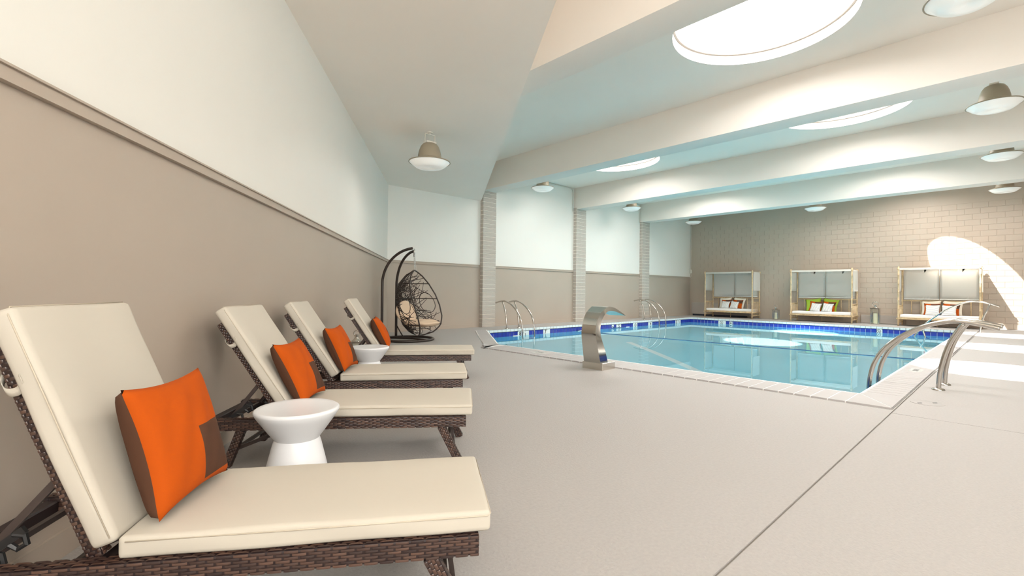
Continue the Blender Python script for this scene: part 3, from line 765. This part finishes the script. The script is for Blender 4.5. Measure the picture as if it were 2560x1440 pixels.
for k in range(260):
    z0, z1 = rnd.uniform(.13, 1.55), rnd.uniform(.13, 1.55); p0, p1 = rnd.uniform(-1.57, 1.57), rnd.uniform(-1.57, 1.57)
    if abs(p1-p0)+abs(z1-z0)*1.2 > 2.2: p1 = p0+(p1-p0)*.6; z1 = z0+(z1-z0)*.6
    mid = (z0+z1)/2, (p0+p1)/2
    if any(abs(p0+(p1-p0)*s) > .95 and abs(p0+(p1-p0)*s) < 1.4 and .65 < z0+(z1-z0)*s < 1.07 for s in (.2, .35, .5, .65, .8)): continue
    tube(bm, [shp(z0+(z1-z0)*s/7, p0+(p1-p0)*s/7) for s in range(8)], .0062, 4)
stuff(put('woven_strands', bm, m_wicktube, hc, True))
bm = B()
bmesh.ops.create_icosphere(bm, subdivisions=4, radius=1)
for v in bm.verts:
    v.co = Vector((v.co.x*.42+.22, v.co.y*.38, v.co.z*.085+.40))+Vector((EO.x-.02, EO.y, 0))
    v.co.z += .010*math.sin(v.co.x*26)+.06*(v.co.x-EO.x)*.3
put('seat_cushion', bm, m_tan, hc, True)
bm = B(); bmesh.ops.create_icosphere(bm, subdivisions=4, radius=1)
for v in bm.verts:
    c = v.co.copy(); v.co = Vector((c.x*.085, c.y*.34, c.z*.28)); v.co.x += .05*(c.z**2)-.0
    q = Matrix.Rotation(R(-20), 3, 'Y') @ v.co; v.co = q+Vector((EO.x-.24, EO.y, .62))
put('back_cushion', bm, m_tan, hc, True)

# ------------------------------------------------------------------ water feature
wf = thing('cascade_fountain', 'curved polished steel waterfall spout on a square base at the pool edge', 'fountain', (5.82, 4.31, 0))
bm = B(); bbox(bm, -.16, .155, -.185, .185, 0, .105, .003, 1); put('base', bm, m_brush, wf)
outer = [(-.163, .10), (-.204, .274), (-.245, .452), (-.256, .568), (-.229, .70), (-.154, .826), (-.037, .905), (.053, .930), (.218, .896), (.466, .790)]
inn = [(.015, .10), (-.03, .261), (-.085, .395), (-.125, .504), (-.14, .61), (-.114, .725), (-.036, .822), (.034, .863), (.18, .858), (.462, .785)]
bm = B(); O_ = smoothpts([(a, 0, b) for a, b in outer], 6); I_ = smoothpts([(a, 0, b) for a, b in inn], 6); n = len(O_)
def wd(s): return .155-.028*math.sin(math.pi*min(1, s*1.25))     # slightly waisted width
vo = [[bm.verts.new((p.x, sg*wd(i/n), p.z)) for i, p in enumerate(O_)] for sg in (-1, 1)]
vi = [[bm.verts.new((p.x, sg*(wd(i/n)-.0), p.z)) for i, p in enumerate(I_)] for sg in (-1, 1)]
for i in range(n-1):
    bm.faces.new((vo[0][i], vo[0][i+1], vo[1][i+1], vo[1][i])); bm.faces.new((vi[0][i], vi[1][i], vi[1][i+1], vi[0][i+1]))
    bm.faces.new((vo[0][i], vi[0][i], vi[0][i+1], vo[0][i+1])); bm.faces.new((vo[1][i], vo[1][i+1], vi[1][i+1], vi[1][i]))
bm.faces.new((vo[0][-1], vi[0][-1], vi[1][-1], vo[1][-1]))
put('spout', bm, m_chrome, wf, 'auto')

# ------------------------------------------------------------------ handrails
POST = [(0, 0), (.01, .17), (.04, .36), (.095, .567), (.175, .743), (.215, .809)]
POST = [(-a, b) for a, b in POST]
RAILP = [(-.52, .777), (-.375, .813), (-.226, .836), (-.10, .838), (.09, .785), (.256, .697), (.413, .573), (.54, .429), (.62, .27), (.664, .101), (.684, -.098), (.69, -.50)]
def handrail(name, label, x, y, sgn, r=.024, group=None, flange=True):
    t = thing(name, label, 'handrail', (x, y, 0), 0, group)
    bm = B(); tube(bm, smoothpts([(0, sgn*a, b) for a, b in RAILP], 5), r, 12); put('rail', bm, m_rail, t, True)
    bm = B(); tube(bm, smoothpts([(0, sgn*a, b) for a, b in POST], 4), r*.95, 12); put('post', bm, m_rail, t, True)
    bm = B(); lathe(bm, [(.001, .028), (r+.006, .028), (.058, .018), (.064, .008), (.064, 0), (.001, 0)], 24); put('flange', bm, m_rail, t, 'auto')
    return t
HG = 'curved steel pool handrails'
handrail('handrail', 'nearest curved steel handrail at the right pool corner', 7.70, .656, 1, .026, HG)
handrail('handrail', 'twin of the nearest steel handrail, just behind it', 8.20, .64, 1, .026, HG)
handrail('handrail', 'left rail of the ladder pair by the eight foot mark', 9.67, 10.594, -1, .024, HG)
handrail('handrail', 'right rail of the ladder pair by the eight foot mark', 10.22, 10.64, -1, .024, HG)
handrail('handrail', 'left rail of the far ladder pair beside the third brick pier', 17.77, 10.80, -1, .024, HG)
handrail('handrail', 'right rail of the far ladder pair beside the third brick pier', 18.25, 10.77, -1, .024, HG)
st = thing('stair_rail', 'long sloping steel stair rail into the far right of the pool', 'handrail', (20.5, .795, 0), 0)
bm = B(); tube(bm, smoothpts([(0, a-.795, b) for a, b in [(.377, .82), (.624, .923), (.886, .965), (1.155, .921), (1.525, .707), (1.81, .477), (2.055, .229), (2.234, -.032), (2.385, -.30), (2.45, -.45)]], 5), .026, 10); put('rail', bm, m_rail, st, True)
bm = B(); tube(bm, smoothpts([(0, a-.795, b) for a, b in [(.581, .90), (.64, .70), (.709, .527), (.778, .216), (.795, .0)]], 4), .026, 10); put('post', bm, m_rail, st, True)
bm = B(); tube(bm, [(0, 2.205-.795, .11), (0, 2.134-.795, .0), (0, 2.05-.795, -.32), (0, 2.0-.795, -.9)], .026, 10); put('post', bm, m_rail, st, True)
# ladder treads under water
for i, (xa, xb, yy) in enumerate(((9.67, 10.22, 9.92), (17.77, 18.25, 10.10))):
    bm = B()
    for z in (-.30, -.58): bbox(bm, xa+.02, xb-.02, yy-.06, yy+.06, z-.012, z+.012, .006, 1)
    tag(put('ladder_treads', bm, m_wtile), ['pale ladder treads under water by the eight foot mark', 'pale ladder treads under water at the far ladder'][i], 'ladder')

# ------------------------------------------------------------------ rope, skimmers, fittings, depth marks
bm = B(); tube(bm, [(12.83, 10.46, -.20), (12.84, 9.9, -.215), (12.85, 8.5, -.219), (12.85, 7.9, -.219), (12.96, 5.55, -.219), (13.09, 3.08, -.219), (13.15, 1.3, -.219)], .010, 6)
tag(put('safety_rope', bm, m_rope, None, True), 'thin dark rope floating straight across the pool', 'rope')
for i, (a, b) in enumerate(((9.20, 9.56), (20.42, 20.72))):
    bm = B()
    box(bm, a, b, YL-.006, YL+.05, -.245, -.092); tag(put('skimmer', bm, m_dark), ['dark skimmer opening in the tile band by the nearest ladder', 'dark skimmer opening in the tile band at the far corner'][i], 'skimmer')
    bm = B()
for i, x in enumerate((9.92, 13.03, 16.01)):
    bm = B(); bbox(bm, x-.10, x+.10, YL-.045, YL-.0125, -.236, -.205, .006, 1)
    tag(put('wall_fitting', bm, m_wtile), ['small white fitting at the waterline beside the eight mark', 'small white fitting at the waterline behind the fountain', 'small white fitting at the waterline near the five mark'][i], 'fitting')
def text(s, size, M, m, parent, name='numeral'):
    cu = bpy.data.curves.new('t', 'FONT'); cu.body = s; cu.size = size; cu.extrude = .0012; cu.align_x = 'CENTER'; cu.align_y = 'CENTER'; cu.offset = size*.02
    o = bpy.data.objects.new('t', cu); COL.objects.link(o); dg = bpy.context.evaluated_depsgraph_get(); dg.update()
    me = bpy.data.meshes.new_from_object(o.evaluated_get(dg)); bpy.data.objects.remove(o); me.materials.clear(); me.materials.append(m)
    q = bpy.data.objects.new(name, me); COL.objects.link(q); q.parent = parent; q.matrix_local = M; return q
MV = Matrix(((1, 0, 0, 0), (0, 0, -1, 0), (0, 1, 0, 0), (0, 0, 0, 1)))        # text upright, facing -y
for s, x, sz, dz in (('8', 10.14, .17, 0), ('1', 10.29, .085, .03), ('2', 10.36, .085, -.03), ('7', 11.28, .17, 0), ('5', 15.44, .17, 0), ('4', 17.73, .17, 0), ('3', 19.91, .17, 0), ('1', 20.09, .085, .03), ('2', 20.18, .085, -.03)):
    text(s, sz, T(x, YL-.0105, -.168+dz) @ MV, m_ink, basin)
def nodive(M):
    bm = B(); tube(bm, [M @ Vector((.060*math.cos(k*math.pi/12), .060*math.sin(k*math.pi/12), 0)) for k in range(24)], .006, 4, closed=True)
    tube(bm, [M @ Vector((-.042, .042, 0)), M @ Vector((.042, -.042, 0))], .005, 4); tube(bm, [M @ Vector((-.02, -.012, 0)), M @ Vector((.0, .012, 0)), M @ Vector((.02, .004, 0))], .006, 4)
    put('no_diving_symbol', bm, m_ink, basin)
nodive(T(16.58, YL-.011, -.168) @ MV)
MF = Matrix(((0, 0, -1, 0), (-1, 0, 0, 0), (0, 1, 0, 0), (0, 0, 0, 1)))       # facing -x
nodive(T(XF-.011, 9.053, -.168) @ MF); nodive(T(XF-.011, 3.421, -.168) @ MF)
bm = B(); bbox(bm, XF-.03, XF-.0125, 8.57, 8.70, -.235, -.105, .004, 1); o = tag(put('wall_fitting', bm, m_wtile), 'square white light plate in the far tile band', 'fitting')
bm = B(); lathe(bm, [(.03, 0), (.03, .006)], 16, (0, 0, 0), True, True); bmesh.ops.transform(bm, matrix=T(XF-.031, 8.635, -.17) @ Matrix.Rotation(R(-90), 4, 'Y'), verts=bm.verts); put('button', bm, m_ink, o)
# anchor cover and marker plates
bm = B(); box(bm, 14.96, 15.09, YL-.013, YL-.0095, -.20, -.10); a_ = tag(put('wall_fitting', bm, m_wtile), 'small white anchor plate left of the five mark', 'fitting')
bm = B(); tube(bm, [(15.02, YL-.016, -.14), (15.02, YL-.016, -.16)], .018, 6); put('hook', bm, m_ink, a_)
bm = B(); tube(bm, [(15.0, YL-.02, -.16), (15.08, YL-.03, -.195), (15.25, YL-.05, -.216), (15.6, YL-.1, -.219)], .012, 6); put('line', bm, m_rope, a_, True)
bm = B(); lathe(bm, [(.001, .002), (.132, .002), (.136, .0035), (.140, .0035), (.142, 0), (.001, 0)], 40)
dc = tag(put('deck_cover', bm, m_floor, None, 'auto'), 'flush round cover with two slots in the deck before the handrails', 'cover'); dc.location = (6.67, .655, 0)
for sx in (-1, 1):
    bm = B(); box(bm, sx*.085-.022, sx*.085+.022, -.006, .006, .001, .0045, RZ(R(-40))); put('slot', bm, m_dark, dc)
# words on the coping tiles
for (x, y, rz, s) in ((6.33, 6.02, -math.pi/2, '7 FT'), (9.30, 1.04, 0, '3\u00bd FT')):
    bm = B(); box(bm, -.15, .15, -.075, .075, .0165, .0208); pl_ = put('depth_marker', bm, m_wtile, coping); pl_.matrix_local = T(x, y, 0) @ RZ(rz)
    text(s, .085, T(x, y, .0215) @ RZ(rz), m_mark, coping)

# ------------------------------------------------------------------ daybeds
def pole(bm, p, q, r=.021):
    p = Vector(p); q = Vector(q); L = (q-p).length; n = max(2, int(L/.28)); pts = []; rs = []
    for k in range(n+1):
        c = p+(q-p)*(k/n)
        if 0 < k < n:
            dd = (q-p).normalized()*.008; pts += [c-dd, c, c+dd]; rs += [r*.97, r*1.14, r*.97]
        else: pts.append(c); rs.append(r)
    tube(bm, pts, r, 8, rs=rs)
def onepole(t, name, p, q, r=.021): bm = B(); pole(bm, p, q, r); return put(name, bm, m_bamboo, t, True)
def sheet(bm, P00, P10, P11, P01, nu=10, nv=8, sag=.0, wav=.008, th=.004):
    P00, P10, P11, P01 = map(Vector, (P00, P10, P11, P01)); nrm = (P10-P00).cross(P01-P00).normalized(); g = []
    for j in range(nv+1):
        row = []
        for i in range(nu+1):
            u, v = i/nu, j/nv; p = (P00*(1-u)+P10*u)*(1-v)+(P01*(1-u)+P11*u)*v
            p += Vector((0, 0, -sag*math.sin(math.pi*v)*math.sin(math.pi*u)**.3))+nrm*wav*math.sin(u*9+v*3)*v; row.append(bm.verts.new(p))
        g.append(row)
    fs = [bm.faces.new((g[j][i], g[j][i+1], g[j+1][i+1], g[j+1][i])) for j in range(nv) for i in range(nu)]
    bmesh.ops.solidify(bm, geom=fs, thickness=th)
DW, DD, DH = 2.18, .88, 2.17
def make_daybed(label, x, y, w):
    """x,y: front right post; bed runs to +y"""
    t = thing('daybed', label, 'daybed', (x, y, 0), 0, 'bamboo canopy daybeds along the block wall')
    for (px, py) in ((0, 0), (0, w), (DD, 0), (DD, w)): onepole(t, 'post', (px, py, 0), (px, py, DH+(.03 if px == 0 else 0)), .028)
    for z in (2.12,):
        onepole(t, 'top_rail', (0, -.05, z), (0, w+.05, z)); onepole(t, 'top_rail', (DD, -.05, z), (DD, w+.05, z))
        onepole(t, 'top_rail', (-.05, 0, z-.03), (DD+.05, 0, z-.03)); onepole(t, 'top_rail', (-.05, w, z-.03), (DD+.05, w, z-.03))
    onepole(t, 'seat_rail', (0, -.06, .27), (0, w+.06, .27), .028); onepole(t, 'seat_rail', (0, 0, .315), (0, w, .315), .016); onepole(t, 'seat_rail', (DD, -.06, .27), (DD, w+.06, .27), .026)
    for py in (0, w):
        onepole(t, 'arm_rail', (0, py, .745), (DD, py, .745), .02); onepole(t, 'arm_rail', (0, py, .13), (DD, py, .13), .02); onepole(t, 'seat_rail', (0, py, .28), (DD, py, .28), .02)
        for k in range(1, 7): onepole(t, 'spindle', (DD*k/7, py, .13), (DD*k/7, py, .745), .011)
    onepole(t, 'back_rail', (DD, 0, .93), (DD, w, .93), .02)
    for k in (1, 2, 4, 6, 7): onepole(t, 'spindle', (DD, w*k/8, .28), (DD, w*k/8, .93), .015)
    for k in (.35, .65): onepole(t, 'slat', (0.02, w*k, .265), (DD, w*k, .265), .018)
    onepole(t, 'leg', (DD*.5, w*.52, 0), (DD*.5, w*.52, .26), .015)
    bm = B(); cushion(bm, .03, DD-.03, .035, w-.035, .285, .425, .03, .004, 6, 14, .008); put('mattress', bm, m_mattr, t, True)
    # canvas
    bm = B(); sheet(bm, (0, .02, 2.13), (0, w-.02, 2.13), (DD, w-.02, 2.13), (DD, .02, 2.13), 14, 8, .03, 0); put('canopy', bm, m_canvas, t, True)
    bm = B(); sheet(bm, (-.032, .03, 2.14), (-.032, w-.03, 2.14), (-.034, w-.03, 2.07), (-.034, .03, 2.07), 14, 2, 0, .003); put('valance', bm, m_curtain, t, True)
    for py, sg in ((0, -1), (w, 1)):
        bm = B(); sheet(bm, (.05, py+sg*.03, 2.13), (DD-.02, py+sg*.03, 2.13), (DD-.03, py+sg*.035, 1.27), (.06, py+sg*.035, 1.27), 8, 8, 0, .006); put('side_curtain', bm, m_curtain, t, True)
    for y0, y1 in ((.07, w*.505), (w*.513, w-.05)):
        bm = B(); sheet(bm, (DD-.035, y0, 2.12), (DD-.035, y1, 2.12), (DD-.04, y1, 1.0), (DD-.04, y0, 1.0), 12, 8, 0, .006)
        bbox(bm, DD-.05, DD-.03, y0, y1, .985, 1.01, .005, 1); put('back_curtain', bm, m_curtain, t, True)
    return t
make_daybed('bamboo canopy daybed at the left, beside the far corner', 22.4, 8.165, 2.16)
D2 = make_daybed('bamboo canopy daybed in the middle with green pillows', 22.4, 4.45, 2.15)
make_daybed('bamboo canopy daybed at the right, lit by the sun patch', 22.4, .86, 2.16)
me_big_c = pillow_mesh(.56, .14, m_pcream, m_pcream, n=12); me_big_g = pillow_mesh(.58, .14, m_green, m_green, n=12)
me_mid = pillow_mesh(.46, .13, m_orange, m_brown, (.45, 1.0, .55, .93, m_brown), n=14); me_sv = pillow_mesh(.38, .12, m_strv, m_strv, n=12); me_sh = pillow_mesh(.40, .12, m_strh, m_strh, n=12)
def dp(me, label, y, off, S, roll=0, lean=20, grp=None, yaw=0):
    X = Vector((math.sin(R(yaw)), -math.cos(R(yaw)), 0)); Fd = Vector((-1, 0, 0)); Y = Vector((0, 0, 1))*math.cos(R(lean))-Fd*math.sin(R(lean))
    O = Vector((22.4+off, y, .435+S/2*math.cos(R(lean))*.95)); M = from3(O, X, Y) @ Matrix.Rotation(R(roll), 4, 'Z')
    place_pillow(me, 'pillow', label, 'pillow', M, grp)
dp(me_big_c, 'large cream pillow at left on the left daybed', 9.62, .645, .56, 5, 24); dp(me_big_c, 'large cream pillow at right on the left daybed', 9.00, .645, .56, -6, 24)
dp(me_mid, 'orange and brown pillow at left on the left daybed', 9.50, .46, .46, 3, 24); dp(me_mid, 'orange and brown pillow at right on the left daybed', 8.98, .46, .46, -2, 24)
dp(me_sv, 'small striped pillow at left on the left daybed', 9.47, .285, .38, -4, 24); dp(me_sv, 'small striped pillow at right on the left daybed', 9.06, .285, .38, -5, 24)
dp(me_big_g, 'large green pillow at left on the middle daybed', 5.92, .645, .58, 8, 24); dp(me_big_g, 'large green pillow at right on the middle daybed', 5.33, .645, .58, -8, 24)
dp(me_mid, 'orange and brown pillow at left on the middle daybed', 5.80, .46, .46, -3, 24); dp(me_mid, 'orange and brown pillow at right on the middle daybed', 5.32, .46, .46, -4, 24)
dp(me_sv, 'small striped pillow at left on the middle daybed', 5.75, .285, .38, -6, 24); dp(me_sv, 'small striped pillow at right on the middle daybed', 5.33, .285, .38, -6, 24)
dp(me_big_c, 'large cream pillow at left on the right daybed', 2.17, .645, .56, 3, 22); dp(me_big_c, 'large cream pillow at right on the right daybed', 1.60, .645, .56, -3, 22)
dp(me_mid, 'orange and brown pillow at left on the right daybed', 2.13, .46, .46, 0, 22); dp(me_mid, 'orange and brown pillow at right on the right daybed', 1.62, .46, .46, -3, 22)
dp(me_sh, 'small level-striped pillow at left on the right daybed', 2.10, .285, .40, 0, 22); dp(me_sh, 'small level-striped pillow at right on the right daybed', 1.66, .285, .40, -1, 22)

# ------------------------------------------------------------------ lanterns and heaters
def make_lantern(label, x, y, w, h, candle_h, ring, rz=0):
    t = thing('lantern', label, 'lantern', (x, y, 0), rz)
    a = w/2; bm = B(); bbox(bm, -a, a, -a, a, 0, .03, .004, 1); put('base', bm, m_chrome, t)
    bm = B()
    for sx in (-1, 1):
        for sy in (-1, 1): box(bm, sx*a-.008*(sx > 0)*2, sx*a+.008*(sx < 0)*2, sy*a-.008*(sy > 0)*2, sy*a+.008*(sy < 0)*2, .03, h)
    box(bm, -a, a, -a, a, h-.012, h); put('frame', bm, m_chrome, t)
    bm = B(); prism(bm, [(-a-.02, -a-.02), (a+.02, -a-.02), (a+.02, a+.02), (-a-.02, a+.02)], h, h+.02); 
    lathe(bm, [(a*.9, h+.02), (a*.45, h+.06), (a*.35, h+.075), (.03, h+.08), (.035, h+.12), (.001, h+.13)], 24); put('roof', bm, m_chrome, t, 'auto')
    bm = B(); tube(bm, [(0, ring*math.cos(k*math.pi/12), h+.10+ring*.8+ring*math.sin(k*math.pi/12)) for k in range(24)], .008, 6, closed=True); put('handle', bm, m_chrome, t, True)
    for sx, sy in ((1, 0), (-1, 0), (0, 1), (0, -1)):
        bm = B(); box(bm, sx*(a-.004)-(.002 if sx else a-.01), sx*(a-.004)+(.002 if sx else a-.01), sy*(a-.004)-(.002 if sy else a-.01), sy*(a-.004)+(.002 if sy else a-.01), .03, h-.012); put('pane', bm, m_pane, t)
    bm = B(); lathe(bm, [(.001, .031), (a*.55, .031), (a*.55, .03+candle_h-.01), (a*.5, .03+candle_h), (.001, .03+candle_h-.006)], 24); put('candle', bm, m_candle, t, 'auto')
make_lantern('small steel and glass lantern with candle between left and middle daybeds', 22.78, 7.30, .22, .42, .28, .075)
make_lantern('tall steel and glass lantern with candle between middle and right daybeds', 22.80, 3.77, .26, .61, .40, .095)
make_lantern('glass lantern by the wall behind the farthest lounger', 3.28, 7.10, .17, .32, .2, .045, R(55))
def heater(label, y0, y1, z0, z1, dep):
    t = thing('baseboard_heater', label, 'heater', (XB-.012, y0, 0)); bm = B(); bbox(bm, -dep, 0, 0, y1-y0, z0, z1, .008, 1); put('casing', bm, m_heater, t)
    bm = B(); box(bm, -dep+.04, 0, .15, y1-y0-.05, 0, z0+.002); put('plinth', bm, m_dark, t)
heater('long taupe heater casing behind the left daybed', 8.6, 11.45, .08, .66, .14)
heater('low taupe heater casing behind the tall lantern', 3.0, 4.32, .01, .335, .14)
